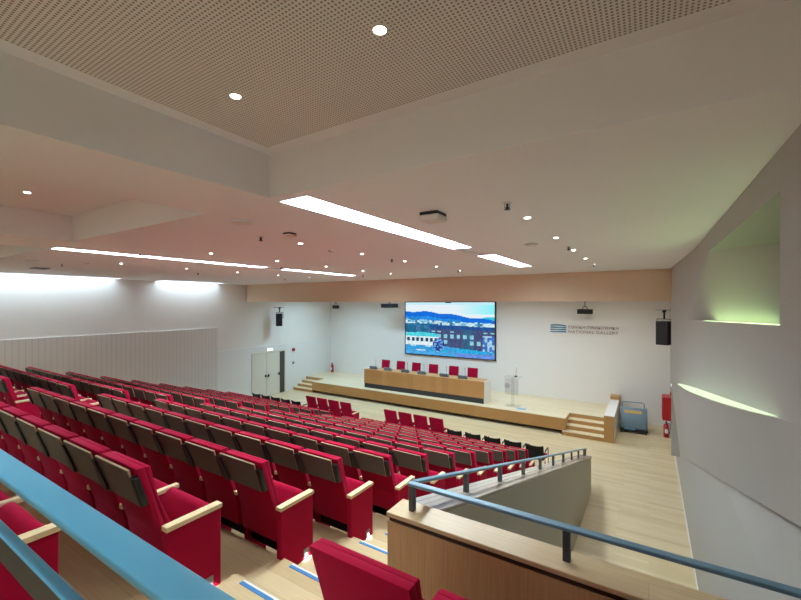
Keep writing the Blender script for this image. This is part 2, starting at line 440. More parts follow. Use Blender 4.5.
lightpanel((-2.78, -9.4, R(CZ-.05)), (-2.44, -3.6, R(CZ-.001)), 'fill_rear', 'long added strip light, unseen, above the landing behind the viewpoint', group=G)  # fill strips added behind the camera, never in view
lightpanel((-8.43, -9.4, R(CZ-.05)), (-8.13, -3.6, R(CZ-.001)), 'fill_rear_far', 'long added strip light, unseen, over the far block behind the viewpoint', group=G)
# niche and ledge lights: strips lying in the troughs
t = MB(); nn = [3.16] + [y for y in n if 3.17 < y < 7.3]
t.quadstrip([(xw(y)+.004, y, R(zs(y)+.004)) for y in nn], [(xw(y)+.05, y, R(zs(y)+.004)) for y in nn], 'lamp_niche')
q1 = [back_pt(.62+.38*i/16, 1) for i in range(17)]
t.quadstrip([(p_[0]-.16, p_[1]-.05, p_[2]+.02) for p_ in q1], [(p_[0]-.07, p_[1]-.05, p_[2]+.02) for p_ in q1], 'lamp_niche')
tag(t.obj('niche_light'), 'green glowing strip along the sill of the upper wall niche', 'wall light')
t = MB(); ll = [y for y in ys if SL0+.01 < y < SL1-.01]
t.quadstrip([(xw(y)-pl(y)*.96, y, R(zl(y)+.006)) for y in ll], [(xw(y)-.004, y, R(zl(y)+.006)) for y in ll], 'lamp_slot')
tag(t.obj('ledge_light'), 'pale green glowing crescent strip on the curved wall ledge', 'wall light')

# ------------------------------------------------------------------ parapet between the steps and the corridor
CAP0 = -1.44
def capz(y): return CAP0 - .2857*(y-2.41)
PY1 = 11.3
XI, XO = -1.53, -1.255
w = MB()
prof = [(2.47, 0), (2.47, R(capz(2.47))-.03), (PY1, R(capz(PY1))-.03), (PY1, 0)]
w.prism(prof, 'X', XI+.02, XO-.015, 'parapet_white')
w.box((XI+.02, 2.285, 0), (XR, 2.455, R(CAP0)-.03), 'parapet_white')
wp = struct(w.obj('wall_parapet'))
k = MB()
k.box((XI, 2.262, R(FR(0))+.0), (XR-.002, 2.284, R(CAP0)-.062), 'oak_parapet')
k.obj('wood_panel', wp)
k = MB(); k.box((XI+.01, 2.272, R(CAP0)-.062), (XR-.002, 2.285, R(CAP0)-.03), 'groove'); k.obj('groove', wp)
k = MB(); k.prism([(2.47, R(capz(2.47))-.03), (2.47, R(capz(2.47))-2.2), (PY1, 0.0), (PY1, R(capz(PY1))-.03)], 'X', XI+.002, XI+.02, 'oak_parapet'); k.obj('wood_panel', wp)
k = MB(); k.box((XI-.005, 2.255, R(CAP0)-.03), (XR-.002, 2.475, R(CAP0)), 'oak_cap', .004, 1); k.obj('coping', wp)
k = MB(); k.prism([(2.476, R(capz(2.476))-.03), (2.476, R(capz(2.476))), (PY1+.01, R(capz(PY1))), (PY1+.01, R(capz(PY1))-.03)], 'X', XI-.005, XO, 'oak_cap_y', .004, 1); k.obj('coping', wp)

# handrail on the parapet: one bent rail on flat posts
XRL, YRL = -1.39, 2.37
t = thing('parapet_handrail', 'blue grey flat handrail on short posts along the wooden parapet coping', 'handrail', (XRL, YRL, R(CAP0)))
def L(x, y, z): return (x-XRL, y-YRL, R(z)-R(CAP0))
RH = .17
k = MB()
a0, a1 = L(XRL-.03, YRL-.025, CAP0+RH), L(XR-.01, YRL+.025, CAP0+RH+.022)
k.box(a0, a1, 'rail_grey', .004, 1)
k.obj('rail', t)
k = MB()
yA, yB = YRL+.026, 11.28
k.prism([(yA-YRL, capz(yA)+RH-CAP0), (yA-YRL, capz(yA)+RH+.022-CAP0), (yB-YRL, capz(yB)+RH+.022-CAP0), (yB-YRL, capz(yB)+RH-CAP0)], 'X', -.03, .022, 'rail_grey', .004, 1)
k.obj('rail', t)
for i in range(10):
    y = YRL + .955*i if i else YRL
    if i == 9: y = 10.95
    k = MB(); z0 = capz(max(y, 2.41))-CAP0
    k.box((-.022, y-YRL-.028 if i else -.022, z0-.004-(.008 if i else 0)), (.014, y-YRL+.028 if i else .022, z0+RH-.0), 'post_grey', .003, 1)
    k.obj('post', t)
k = MB(); k.box((-.022, 11.2-YRL-.028, capz(11.2)-CAP0-.012), (.014, 11.2-YRL+.028, capz(11.2)-CAP0+RH), 'post_grey', .003, 1); k.obj('post', t)
k = MB(); k.box((1.0-.02, -.02, -.003), (1.0+.02, .02, RH), 'post_grey', .003, 1); k.obj('post', t)

# guard rail in front of the photographer's landing: two flat bars
t = thing('guard_rail', 'blue guard rail of two flat bars in front of the viewpoint, above seat row', 'handrail', (0, .27, R(FR(-2))))
def L2(x, y, z): return (x, y-.27, R(z)-R(FR(-2)))
k = MB(); k.box(L2(-2.3, .252, -.374), L2(.6, .3015, -.36), 'rail_blue', .003, 2); k.obj('top_bar', t)
k = MB(); k.box(L2(-2.3, .2785, -.541), L2(.6, .301, -.535), 'rail_blue', .002, 1); k.obj('lower_bar', t)
k = MB(); k.box(L2(-2.3, .2805, -.60), L2(.6, .299, -.5415), 'black_plastic', .002, 1); o = k.obj('lower_bar_face', t); o['label'] = 'dark near face below the blue bar'  # near side of the lower bar as a separate dark strip
for x in (-2.26, .52):
    k = MB(); k.box(L2(x-.025, .262, FR(-2)), L2(x+.025, .2775, -.372), 'post_grey', .003, 1); k.obj('post', t)

# ------------------------------------------------------------------ auditorium seats
def seat_meshes():
    D = {}
    # profile of the leaning back (y forward, z up)
    H = 1.11
    def wedge(pts, x0, x1, m, r, taper=.012):
        b = MB(); b.prism(pts, 'X', x0, x1, m, r, 2)
        return b
    sh = [(-.012, H-.001), (.034, H-.001), (.185, .60), (.215, .37), (.175, .37), (.147, .60)]
    cu = [(.0345, H-.001), (.068, H-.004), (.115, .90), (.205, .66), (.285, .47), (.235, .44), (.188, .58)]
    D['back_shell'] = wedge(sh, -.2425, .2425, 'red', .003).mesh('back_shell')
    D['back_cushion'] = wedge(cu, -.2422, .2422, 'red', .004).mesh('back_cushion')
    # tip-up cushion, folded against the back
    b = MB(); b.prism([(.262, .44), (.33, .385), (.40, .42), (.485, .62), (.488, .67), (.455, .712), (.405, .70), (.335, .60)], 'X', -.2375, .2375, 'red', .022, 3); D['seat_cushion'] = b.mesh('seat_cushion')
    b = MB(); b.prism([(.27, .37), (.26, .22), (.4, .2), (.43, .37)], 'X', -.243, .243, 'black_plastic', .008, 1); D['seat_pan'] = b.mesh('seat_mechanism')
    # writing tablet folded behind the back, parallel to it
    th = math.atan2(.15, .53)
    T = Matrix.Translation((0, -.028, 1.098)) @ Matrix.Rotation(th, 4, 'X')
    b = MB(); b.box((-.276, -.009, -.255), (.182, .004, 0), 'ply_edge', .002, 1, T); b.box((-.273, -.0105, -.252), (.179, -.0085, -.003), 'tablet', 0, 1, T); D['tablet'] = b.mesh('tablet')
    b = MB(); b.box((.184, -.014, -.245), (.24, .03, -.045), 'black_plastic', .008, 2, T); D['hinge_a'] = b.mesh('tablet_hinge')
    b = MB(); b.prism([(-.287, -.03), (-.262, -.025), (-.205, -.20), (-.21, -.245), (-.27, -.25), (-.287, -.21)], 'Y', -.026, -.012, 'black_plastic', .003, 1, T); D['rear_plate'] = b.mesh('tablet_rear_plate')  # tapered black plate at one end of the tablet's rear face
    for nm, w_ in (('armrest', .042), ('armrest_end', .062)):
        b = MB(); b.box((-w_/2, .115 if nm == 'armrest' else .13, .672), (w_/2, .515, .704), 'arm_wood', .003, 1); D[nm] = b.mesh('armrest')
    b = MB(); b.box((-.02, .22, 0), (.02, .44, .672), 'red', .006, 1); D['pedestal'] = b.mesh('pedestal')
    b = MB(); b.box((-.0275, .135, 0), (.0275, .507, .672), 'red', .006, 1); D['side_panel'] = b.mesh('side_panel')
    for s, nm in ((1, 'light_p'), (-1, 'light_n')):
        b = MB(); b.box((min(.0275*s, .031*s), .385, .15), (max(.0275*s, .031*s), .445, .23), 'plate', .001, 1)
        b.box((min(.031*s, .036*s), .405, .165), (max(.031*s, .036*s), .425, .187), 'lens', .001, 1); D[nm] = b.mesh('aisle_light')
    return D
SM = seat_meshes()
def seat(x, y, z, label, group, tablet=True, near=True, endL=False, endR=False, lamp=True, arm=True):
    t = thing('auditorium_seat', label, 'seat', (x, y, z), 0, group)
    put('back_shell', SM['back_shell'], t); put('back_cushion', SM['back_cushion'], t); put('seat_cushion', SM['seat_cushion'], t)
    put('seat_mechanism', SM['seat_pan'], t)
    if tablet:
        tb = put('tablet', SM['tablet'], t); tb['label'] = 'dark laminate writing tablet with pale wood edge'
        if near:
            put('tablet_hinge', SM['hinge_a'], t); put('tablet_rear_plate', SM['rear_plate'], t)
    def side(px, end, sgn):
        a = put('armrest', SM['armrest_end' if end else 'armrest'], t); a.location = (px, 0, 0); a['label'] = 'pale wood armrest'
        p = put('side_panel' if end else 'pedestal', SM['side_panel' if end else 'pedestal'], t); p.location = (px, 0, 0)
        if end and lamp and near: put('aisle_light', SM['light_p' if sgn > 0 else 'light_n'], p)
    side(-SP/2 + (-.008 if endL else 0), endL, -1)
    if endR: side(SP/2+.008, True, 1)
    return t

f_ = 395.0; YAW = math.atan(248.5/395); cs, sn = math.cos(YAW), math.sin(YAW)
def proj_u(x, y):
    d = -sn*x + cs*y
    return -999 if d < .05 else 400.5 + f_*(cs*x + sn*y)/d

# centre block, ten seats a row
for m in range(-1, 11):
    for i in range(10):
        x = CB[0] + SP*(i+.5)
        k = 10-i
        if m == -1:
            if k > 2: continue
            lab = 'red seat under the blue guard rail, %s' % ('at the parapet aisle end' if k == 1 else 'one place in from the aisle end')
        else:
            if proj_u(x+.3, YR(m)+.6) < -50: continue
            lab = 'red seat of the centre block, %s row beyond blue handrail, %s from parapet aisle' % (ORD[m+1], ORD[k])
        seat(x, YR(m), R(FR(m))+.001, lab, 'red seats of the centre block', near=(m < 6), endL=(i == 0), endR=(i == 9))
        if i == 9 and 0 <= m < 6:
            l = bpy.data.lights.new('aisle_lamp', 'SPOT'); l.energy = 2.2; l.spot_size = math.radians(110); l.shadow_soft_size = .01; l.color = (1, .97, .92)
            o = put('aisle_lamp', l); o.location = (x+.322, YR(m)+.42, R(FR(m))+.18); o.rotation_euler = (0, math.radians(38), 0)
# far block, eleven seats a row
for m in range(1, 11):
    for i in range(11):
        x = LB[0] + SP*(i+.5); k = 11-i
        if proj_u(x+.3, YR(m)+.6) < -50: continue
        lab = 'red seat of the far block, %s row beyond blue handrail, %s from the middle aisle' % (ORD[m+1], ORD[k])
        seat(x, YR(m), R(FR(m))+.001, lab, 'red seats of the far block', near=(m < 4), endL=(i == 0), endR=(i == 10))
# short row behind the parapet
for i in range(3):
    lab = 'plain backed red seat behind the wooden parapet, %s' % ('beside the steps', 'second from the steps', 'against the curved wall')[i]
    seat(-1.22+.265+.57*i, 1.20, R(FR(0))+.001, lab, 'plain red seats behind the parapet', tablet=False, endL=(i == 0), endR=(i == 2))
# front row: two sets of four plain red seats
for i in range(4):
    lab = 'plain backed red seat in front row across the middle aisle, %s from that aisle' % ORD[4-i]
    seat(-11.53+.6*i, 11.5, .001, lab, 'plain red seats in the front row', tablet=False, endL=(i == 0), endR=(i == 3), lamp=False)
    lab = 'plain backed red seat in centre front row before the desk, %s from middle aisle' % ORD[i+1]
    seat(-7.69+.6*i, 11.5, .001, lab, 'plain red seats in the front row', tablet=False, endL=(i == 0), endR=(i == 3), lamp=False)

# low dark-backed loose chairs completing the front row
def chair_meshes():
    D = {}
    b = MB()
    n_ = 9; A = []; B = []
    outline = []
    for q in range(n_):
        u = -1+2*q/(n_-1); outline.append((u*.25, .86-.035*(1-u*u)))
    pts = [(-.235, .42)] + [(-.25, .6)] + outline + [(.25, .6), (.235, .42)]
    T = Matrix.Translation((0, .02, 0)) @ Matrix.Rotation(math.radians(0), 4, 'X')
    t = bmesh.new()
    def lean(z): return (.86-z)*.22
    def curve(x): return -.03*(1-(x/.25)**2)
    va = [t.verts.new((x, lean(z)+curve(x), z)) for x, z in pts]; vb = [t.verts.new((x*.97, lean(z)+curve(x)+.035, z-.004)) for x, z in pts]
    N = len(pts); t.faces.new(va); t.faces.new(vb[::-1])
    for q in range(N): t.faces.new([va[q], vb[q], vb[(q+1) % N], va[(q+1) % N]])
    bmesh.ops.recalc_face_normals(t, faces=list(t.faces))
    b.add(t, 'black'); D['back_shell'] = b.mesh('back_shell')
    b = MB(); b.box((-.215, .06, .46), (.215, .1, .8), 'red', .012, 2, Matrix.Translation((0, 0, 0)) @ Matrix.Shear('XZ', 4, (0, 0)))
    for v in []: pass
    D['back_pad'] = b.mesh('back_pad')
    for v in D['back_pad'].vertices: v.co.y += (.8-v.co.z)*.22 - .012
    b = MB(); b.box((-.235, .16, .41), (.235, .6, .48), 'red', .025, 3); D['seat_pad'] = b.mesh('seat_pad')
    for s, nm in ((-1, 'frame_n'), (1, 'frame_p')):
        x = .265*s
        b = MB(); b.tube([(x, .13, 0.012), (x, .13, .35), (x, .1, .62), (x, .13, .66), (x, .5, .66), (x, .53, .62), (x, .55, .012)], .012, 'dark_metal', 8)
        b.box((min(.23*s, x), .3, .43), (max(.23*s, x), .33, .45), 'dark_metal'); D[nm] = b.mesh('side_frame')
        b = MB(); b.box((x-.022, .16, .668), (x+.022, .48, .69), 'black_plastic', .006, 1); D['arm'+nm] = b.mesh('arm_pad')
    return D
CM = chair_meshes()
def loose_chair(x, y, label, group):
    t = thing('armchair', label, 'chair', (x, y, 0.0), 0, group)
    for nm, key in (('back_shell', 'back_shell'), ('back_pad', 'back_pad'), ('seat_pad', 'seat_pad'), ('side_frame', 'frame_n'), ('side_frame', 'frame_p'), ('arm_pad', 'armframe_n'), ('arm_pad', 'armframe_p')):
        put(nm, CM[key], t)
for i in range(5):
    loose_chair(-14.78+.625*i, 11.42, 'low black backed armchair in front row by the double door, %s from the red seats' % ORD[5-i], 'low black backed chairs in the front row')
    loose_chair(-5.22+.618*i, 11.48, 'low black backed armchair in front row by the parapet end, %s from the red seats' % ORD[i+1], 'low black backed chairs in the front row')

# ------------------------------------------------------------------ stage
YF = 15.62
SX0, SX1 = -15.5, -2.62       # straight front
w = MB()
z1 = R(ST)
w.box((XL+.05, 16.63, 0), (-1.36, YB, z1-.02), 'black')
w.box((SX0+.05, YF+.3, 0), (SX1-.04, 16.63, z1-.02), 'black')
stg = struct(w.obj('floor_stage'))
k = MB()
k.prism([(SX0, YF), (SX1, YF), (SX1, 16.5), (-1.34, 16.5), (-1.34, YB), (XL+.05, YB), (XL+.05, 16.6), (SX0, 16.6)], 'Z', z1-.02, z1, 'oak_stage')
k.obj('stage_boards', stg)
k = MB(); k.box((SX0, YF, z1-.46), (SX1, YF+.03, z1-.02), 'oak_front'); k.box((SX0, YF+.03, z1-.46), (SX0+.03, 16.5, z1-.02), 'oak_front'); k.box((SX1-.03, YF+.03, z1-.46), (SX1, 16.5, z1-.02), 'oak_front'); k.obj('stage_fascia', stg)
def steps(x0, x1, ystart, n_, run, rise):
    k = MB()
    for i in range(n_):
        k.box((x0, ystart+run*i, rise*i), (x1, ystart+run*(i+1)+(.02 if i < n_-1 else 0), rise*(i+1)-.02), 'oak_front')
        k.box((x0, ystart+run*i-.01, rise*(i+1)-.02), (x1, ystart+run*(i+1)+.01, rise*(i+1)), 'oak_stage')
    return k
k = steps(-2.72, -1.342, 15.52, 3, .325, .15); k.box((-2.62, 16.497, .43), (-1.342, 16.54, z1-.021), 'oak_front'); k.obj('stage_steps', stg)
k = steps(XL+.05, SX0-.002, 15.62, 3, .32, .15); k.box((XL+.05, 16.582, .43), (SX0, 16.62, z1-.021), 'oak_front'); k.obj('stage_steps', stg)
# low side wall at the end of the steps
k = MB(); k.box((-1.34, 15.52, 0), (-1.02, 15.55, .92), 'oak_front'); k.box((-1.34, 15.55, 0), (-1.02, 18.3, .90), 'white'); k.box((-1.345, 18.3, 0), (-1.015, YB-.002, 1.06), 'oak_front')
k.box((-1.34, 15.55, .90), (-1.02, 18.3, .92), 'white')
struct(k.obj('wall_steps'))

# desk
t = thing('panel_desk', 'long oak fronted panel desk with dark plinth on the stage', 'desk', (-9.06, 16.3, z1))
DX = 3.17
k = MB(); k.box((-DX, -.32, .23), (DX, -.295, .93), 'oak_desk'); k.obj('front_panel', t)
k = MB(); k.box((-DX+.01, -.30, .002), (DX-.02, -.27, .23), 'dark_base'); k.obj('plinth', t)
k = MB(); k.box((-DX, -.295, .9), (DX, .42, .93), 'oak_desk'); k.obj('desk_top', t)
for s in (-1, 1):
    k = MB(); k.box((s*DX-.015, -.31, .002), (s*DX+.015, .44, .945), 'white'); o = k.obj('end_panel', t); o['label'] = 'white end panel'
k = MB(); k.box((-.02, -.27, .002), (.02, .38, .9), 'oak_desk'); k.obj('divider', t)

def ray(u, v):
    a = (u-400.5)/f_
    return Vector((cs*a-sn, sn*a+cs, (303-v)/f_))
def at_y(u, v, Y): r = ray(u, v); k = Y/r.y; return Vector((r.x*k, Y, R(r.z*k)))
def at_z(u, v, z): r = ray(u, v); k = z/r.z; return Vector((r.x*k, r.y*k, R(z)))
def at_x(u, v, X): r = ray(u, v); k = X/r.x; return Vector((X, r.y*k, R(r.z*k)))

# six red conference chairs
def conf_meshes():
    D = {}
    b = MB(); b.prism([(.20, .52), (.26, .52), (.335, 1.25), (.285, 1.25)], 'X', -.25, .25, 'red', .02, 3); D['backrest'] = b.mesh('backrest')
    b = MB(); b.box((-.25, -.26, .42), (.25, .24, .52), 'red', .035, 3); D['seat'] = b.mesh('seat')
    b = MB(); b.cyl((0, 0, .24), .03, .36, 'dark_metal', seg=12); D['column'] = b.mesh('column')
    b = MB()
    for q in range(5):
        A = Matrix.Rotation(2*PI*q/5, 4, 'Z')
        b.box((0, -.02, .045), (.3, .02, .075), 'dark_metal', .006, 1, A); b.cyl((.29, 0, .025), .025, .03, 'black_plastic', 'Y', 10, mat=A)
    D['star_base'] = b.mesh('star_base')
    for s in (-1, 1):
        b = MB(); b.tube([(.27*s, .15, .5), (.29*s, .15, .66), (.29*s, -.12, .67)], .014, 'dark_metal', 8); D['arm%d' % s] = b.mesh('armrest')
    return D
CF = conf_meshes()
for i, u in enumerate((385, 400, 415.8, 433, 453, 472.3)):
    q = at_y(u, 365, 17.28)
    t = thing('conference_chair', 'red high backed chair behind the stage desk, %s from the lectern' % ORD[6-i], 'chair', (q.x, 17.06+.02*math.sin(i*2), z1), .08*math.sin(i*3.1), 'red conference chairs behind the desk')
    for nm in ('backrest', 'seat', 'column', 'star_base'): put(nm, CF[nm], t)
    put('armrest', CF['arm-1'], t); put('armrest', CF['arm1'], t)
# six microphone units on the desk
def mic_meshes():
    D = {}
    b = MB(); b.prism([(-.09, 0), (.09, 0), (.09, .03), (-.04, .15), (-.09, .15)], 'X', -.2, .2, 'device', .006, 1); D['base'] = b.mesh('console_base')
    b = MB(); b.tube([(.1, .03, .05), (.1, .03, .22), (.09, .05, .36), (.07, .08, .43)], .006, 'black', 6); b.cyl((.066, .084, .44), .012, .05, 'black', seg=8); D['neck'] = b.mesh('gooseneck')
    return D
MM = mic_meshes()
for i, u in enumerate((374.5, 388.8, 406, 422.5, 444.8, 463.3)):
    q = at_y(u, 369, 16.28)
    t = thing('microphone_console', 'grey gooseneck microphone console on the stage desk, %s from the lectern' % ORD[6-i], 'microphone', (q.x, 16.22, z1+.931), 0, 'microphone consoles on the desk')
    put('console_base', MM['base'], t); put('gooseneck', MM['neck'], t)

# clear lectern
q = at_z(509, 406.5, ST)
t = thing('lectern', 'clear acrylic lectern with round grey emblem standing on the stage beside desk', 'lectern', (-4.78, 16.35, z1+.001))
k = MB(); k.box((-.3, -.22, 0), (.3, .22, .02), 'acrylic', .004, 1); k.obj('base_plate', t)
k = MB(); k.box((-.03, -.16, .02), (.03, .12, 1.2), 'acrylic', .003, 1); k.obj('upright', t)
k = MB(); k.box((-.28, -.2, .5), (.28, -.185, 1.17), 'acrylic', .003, 1); k.obj('front_panel', t)
k = MB(); k.box((-.34, -.22, 1.2), (.34, .24, 1.22), 'acrylic', .004, 1, Matrix.Translation((0, 0, 0)) @ Matrix.Rotation(.0, 4, 'X')); k.obj('reading_top', t)
k = MB(); k.cyl((-.17, -.205, .86), .11, .008, 'emblem', 'Y', 28); k.obj('emblem', t)
k = MB(); k.box((.08, -.05, 1.22), (.18, .02, 1.27), 'black_plastic', .004, 1); k.tube([(.13, 0, 1.24), (.13, 0, 1.35), (.15, -.02, 1.55), (.17, -.04, 1.62)], .007, 'black', 6); k.obj('microphone', t)
t = tag(MB().box((-.17, -.09, 0), (.17, .09, .012), 'blue_lid', .004, 1).obj('floor_box'), 'small flat blue floor socket box on stage edge before the lectern', 'floor box')
t.location = (-4.35, 16.08, z1+.001)

# ------------------------------------------------------------------ screen
def screen_col(u, v):
    import math as mm
    h = mm.sin(u*311.7+v*127.1)*43758.5453; r = h-mm.floor(h)
    def cell(nu, nv, sd=0):
        hh = mm.sin(mm.floor(u*nu)*12.9898+mm.floor(v*nv)*78.233+sd)*43758.5453; return hh-mm.floor(hh)
    ridge = .17+.05*u+.16*max(0, u-.35)+.012*mm.sin(u*19)
    ridge2 = .34-.26*max(0, u-.66)+.008*mm.sin(u*40)
    c = (232, 246, 252)
    if u > .6 and v < .22: c = (232-90*(u-.6)/.4, 244, 252)
    if v < .05: c = (200, 240, 250)
    if v > ridge2: c = (60, 200, 228)
    if v > ridge: c = (26, 112, 222) if v < ridge+.09 else (40, 140, 230)
    if v > .31+.06*u + .02*cell(30, 1):
        k = cell(34, 26)
        c = (205, 235, 246) if k > .55 else ((120, 190, 225) if k > .3 else (60, 130, 175))
    if v > .40 and v < .58 and u < .4: c = (40, 110, 150) if cell(22, 18, 3) > .4 else (70, 120, 165)
    if u > .3 and v > .42+.02*u:
        c = (40, 84, 150) if v < .5 else ((72, 86, 128) if cell(9, 1, 5) > .45 else (58, 104, 140))
        if v > .53 and v < .82:
            if (u*14) % 1 > .45 and (v*9) % 1 > .35 and cell(14, 9, 1) > .3: c = (140, 205, 222)
            if (u*14) % 1 < .12: c = (92, 78, 116)
        if u > .88 and v > .6: c = (170, 215, 235) if cell(40, 24) > .5 else (70, 120, 200)
    if v > .80+.12*(u-.3) and u > .3: c = (48, 172, 224) if cell(10, 40) > .35 else (90, 150, 220)
    if u < .4 and v > .57+.12*abs(u-.2):
        c = (86, 216, 232) if v < .66 else (226, 244, 250)
        if .68 < v < .75 and (u*18) % 1 > .4: c = (40, 70, 100)
        if v > .82: c = (62, 160, 222) if cell(16, 20) > .4 else (200, 235, 245)
    d = ((u-.40)/.07)**2+((v-.80)/.12)**2
    if d < 1: c = (40, 70, 150) if cell(60, 40, 4) > .3 else (120, 170, 225)
    if v > .93: c = (80, 170, 230) if u < .6 else (110, 150, 230)
    g = .88+.22*cell(75, 42, 9)
    return tuple(max(0, min(255, q_*(g if v > ridge+.06 else 1))) for q_ in c)
NX, NY = 150, 84
SW, SH = 5.05, 2.79
bm = bmesh.new(); cl = bm.loops.layers.float_color.new('picture')
V = [[bm.verts.new((-SW/2+SW*i/NX, 0, SH/2-SH*j/NY)) for i in range(NX+1)] for j in range(NY+1)]
for j in range(NY):
    for i in range(NX):
        fc = bm.faces.new([V[j][i], V[j+1][i], V[j+1][i+1], V[j][i+1]])
        col = srgb(*screen_col((i+.5)/NX, (j+.5)/NY))
        for lp in fc.loops: lp[cl] = col
me = bpy.data.meshes.new('picture'); bm.to_mesh(me); bm.free()
m = bpy.data.materials.new('screen_picture'); m.use_nodes = True; nt = m.node_tree; nt.nodes.clear()
at = nt.nodes.new('ShaderNodeAttribute'); at.attribute_name = 'picture'
em = nt.nodes.new('ShaderNodeEmission'); em.inputs['Strength'].default_value = .64
ou = nt.nodes.new('ShaderNodeOutputMaterial'); nt.links.new(at.outputs['Color'], em.inputs['Color']); nt.links.new(em.outputs[0], ou.inputs[0])
me.materials.append(m)
t = thing('display_screen', 'large lit display showing a bluish town view on the stage wall', 'screen', (-8.85, YB, R(-1.36)))
o = put('picture', me, t); o.location = (0, -.083, 0)
k = MB(); e = .045
k.box((-SW/2-e, -.08, -SH/2-e), (SW/2+e, -.002, SH/2+e), 'black')
k.box((-SW/2-e, -.09, -SH/2-e), (-SW/2, -.078, SH/2+e), 'black'); k.box((SW/2, -.09, -SH/2-e), (SW/2+e, -.078, SH/2+e), 'black')
k.box((-SW/2-e, -.09, -SH/2-e), (SW/2+e, -.078, -SH/2), 'black'); k.box((-SW/2-e, -.09, SH/2), (SW/2+e, -.078, SH/2+e), 'black')
k.obj('bezel', t)

# ------------------------------------------------------------------ emblem and lettering on the stage wall
t = thing('wall_emblem', 'teal wavy striped emblem on the stage wall beside the lettering', 'emblem', (-3.42, YB, R(-1.15)))
for i in range(4):
    zc = .155-.095*i; top = []; bot = []
    for q in range(13):
        u = q/12; x = -.34+.66*u; s = (.022*math.sin(u*PI*1.3) if i == 0 else .012*math.sin(u*PI*2+i))
        top.append((x, zc+.025+s)); bot.append((x, zc-.025+s*.4))
    k = MB(); k.prism(bot+top[::-1], 'Y', -.014, -.001, 'teal'); k.obj('stripe', t)
def lettering(txt, width, x, z, h, label):
    t = thing('wall_lettering', label, 'sign', (x, YB-.002, R(z)))
    def mesh_of(body):
        cu = bpy.data.curves.new('lettering', 'FONT'); cu.body = body; cu.size = 1; cu.extrude = .02; cu.space_character = 1.15
        o = bpy.data.objects.new('tmp_text', cu); COL.objects.link(o); bpy.context.view_layer.update()
        me = bpy.data.meshes.new_from_object(o.evaluated_get(bpy.context.evaluated_depsgraph_get())); bpy.data.objects.remove(o)
        me.materials.clear(); me.materials.append(M['letters'])
        return me
    ws_ = [mesh_of(b_) for b_ in txt.split()]
    ex = [(min(v.co.x for v in m_.vertices), max(v.co.x for v in m_.vertices)) for m_ in ws_]
    tot = sum(b_-a_ for a_, b_ in ex) + .45*(len(ex)-1)
    cx_ = 0; zt_ = max(v.co.y for v in ws_[0].vertices)
    for m_, (a_, b_) in zip(ws_, ex):
        for v in m_.vertices: v.co = Vector(((v.co.x-a_+cx_)/tot*width, -.012+.4*v.co.z, v.co.y/zt_*h))
        cx_ += b_-a_+.45
        put('word', m_, t)
    return t
lettering('\u0395\u0398\u039d\u0399\u039a\u0397 \u03a0\u0399\u039d\u0391\u039a\u039f\u0398\u0397\u039a\u0397', 1.93, -3.0, -1.12, .125, 'upper line of brown Greek lettering beside the striped wall emblem')
lettering('NATIONAL GALLERY', 1.93, -3.0, -1.32, .125, 'lower line of brown Latin lettering beside the striped wall emblem')

# ------------------------------------------------------------------ door and fittings on the boarded wall
d = MB(); d.box((XL+.002, 12.85, 0), (XL+.03, 15.05, R(-2.55)), 'doorgap'); d.box((XL+.002, 12.85, R(-2.62)), (XL+.06, 15.05, R(-2.55)), 'tan'); door = struct(d.obj('door_1'))
for (ya, yb) in ((12.865, 13.745), (13.757, 14.62)):
    k = MB(); k.box((XL+.03, ya, .01), (XL+.075, yb, R(-2.63)), 'tan', .004, 1); lf = k.obj('door_leaf', door)
    k = MB(); k.box((XL+.076, ya+.08, .98), (XL+.085, yb-.08, 1.06), 'tan'); k.obj('kick_rail', lf)
for y in (13.68, 13.86, 14.55):
    k = MB(); k.box((XL+.076, y-.04, 1.0), (XL+.13, y+.04, 1.13), 'black_plastic', .01, 1); k.obj('door_handle', door)
k = MB(); k.box((XL+.03, 14.98, 0), (XL+.07, 15.05, R(-2.62)), 'tan'); k.obj('door_jamb', door)
def wall_item(name, label, cat, X, Y, z, mk):
    t = thing(name, label, cat, (X, Y, R(z))); mk(t); return t
def mk(t):
    k = MB(); k.box((.0, -.18, -.05), (.06, .18, .05), 'tan', .006, 1); k.obj('housing', t)
    k = MB(); k.box((.061, -.165, -.04), (.068, .165, .04), 'lamp_exit'); k.obj('lit_face', t)
wall_item('exit_light_mount', 'small lit emergency light above the double door', 'emergency light', XL+.046, 13.95, -2.45, mk)
def mk(t):
    k = MB(); k.cyl((.035, 0, 0), .09, .07, 'redpaint', 'X', 20); k.obj('body', t)
    k = MB(); k.cyl((.075, 0, 0), .05, .02, 'black', 'X', 16); k.obj('sounder', t)
wall_item('alarm_mount', 'red round fire alarm on the wall above stage steps beside the door', 'fire alarm', XL+.046, 15.6, -2.62, mk)
def mk(t):
    k = MB(); k.box((0, -.06, -.06), (.03, .06, .06), 'black_plastic', .006, 1); k.obj('plate', t)
    k = MB(); k.box((.03, -.03, -.03), (.04, .03, .03), 'steel', .004, 1); k.obj('rocker', t)
wall_item('switch_mount', 'dark wall switch between the double door and the stage steps', 'switch', XL+.046, 15.6, -3.36, mk)

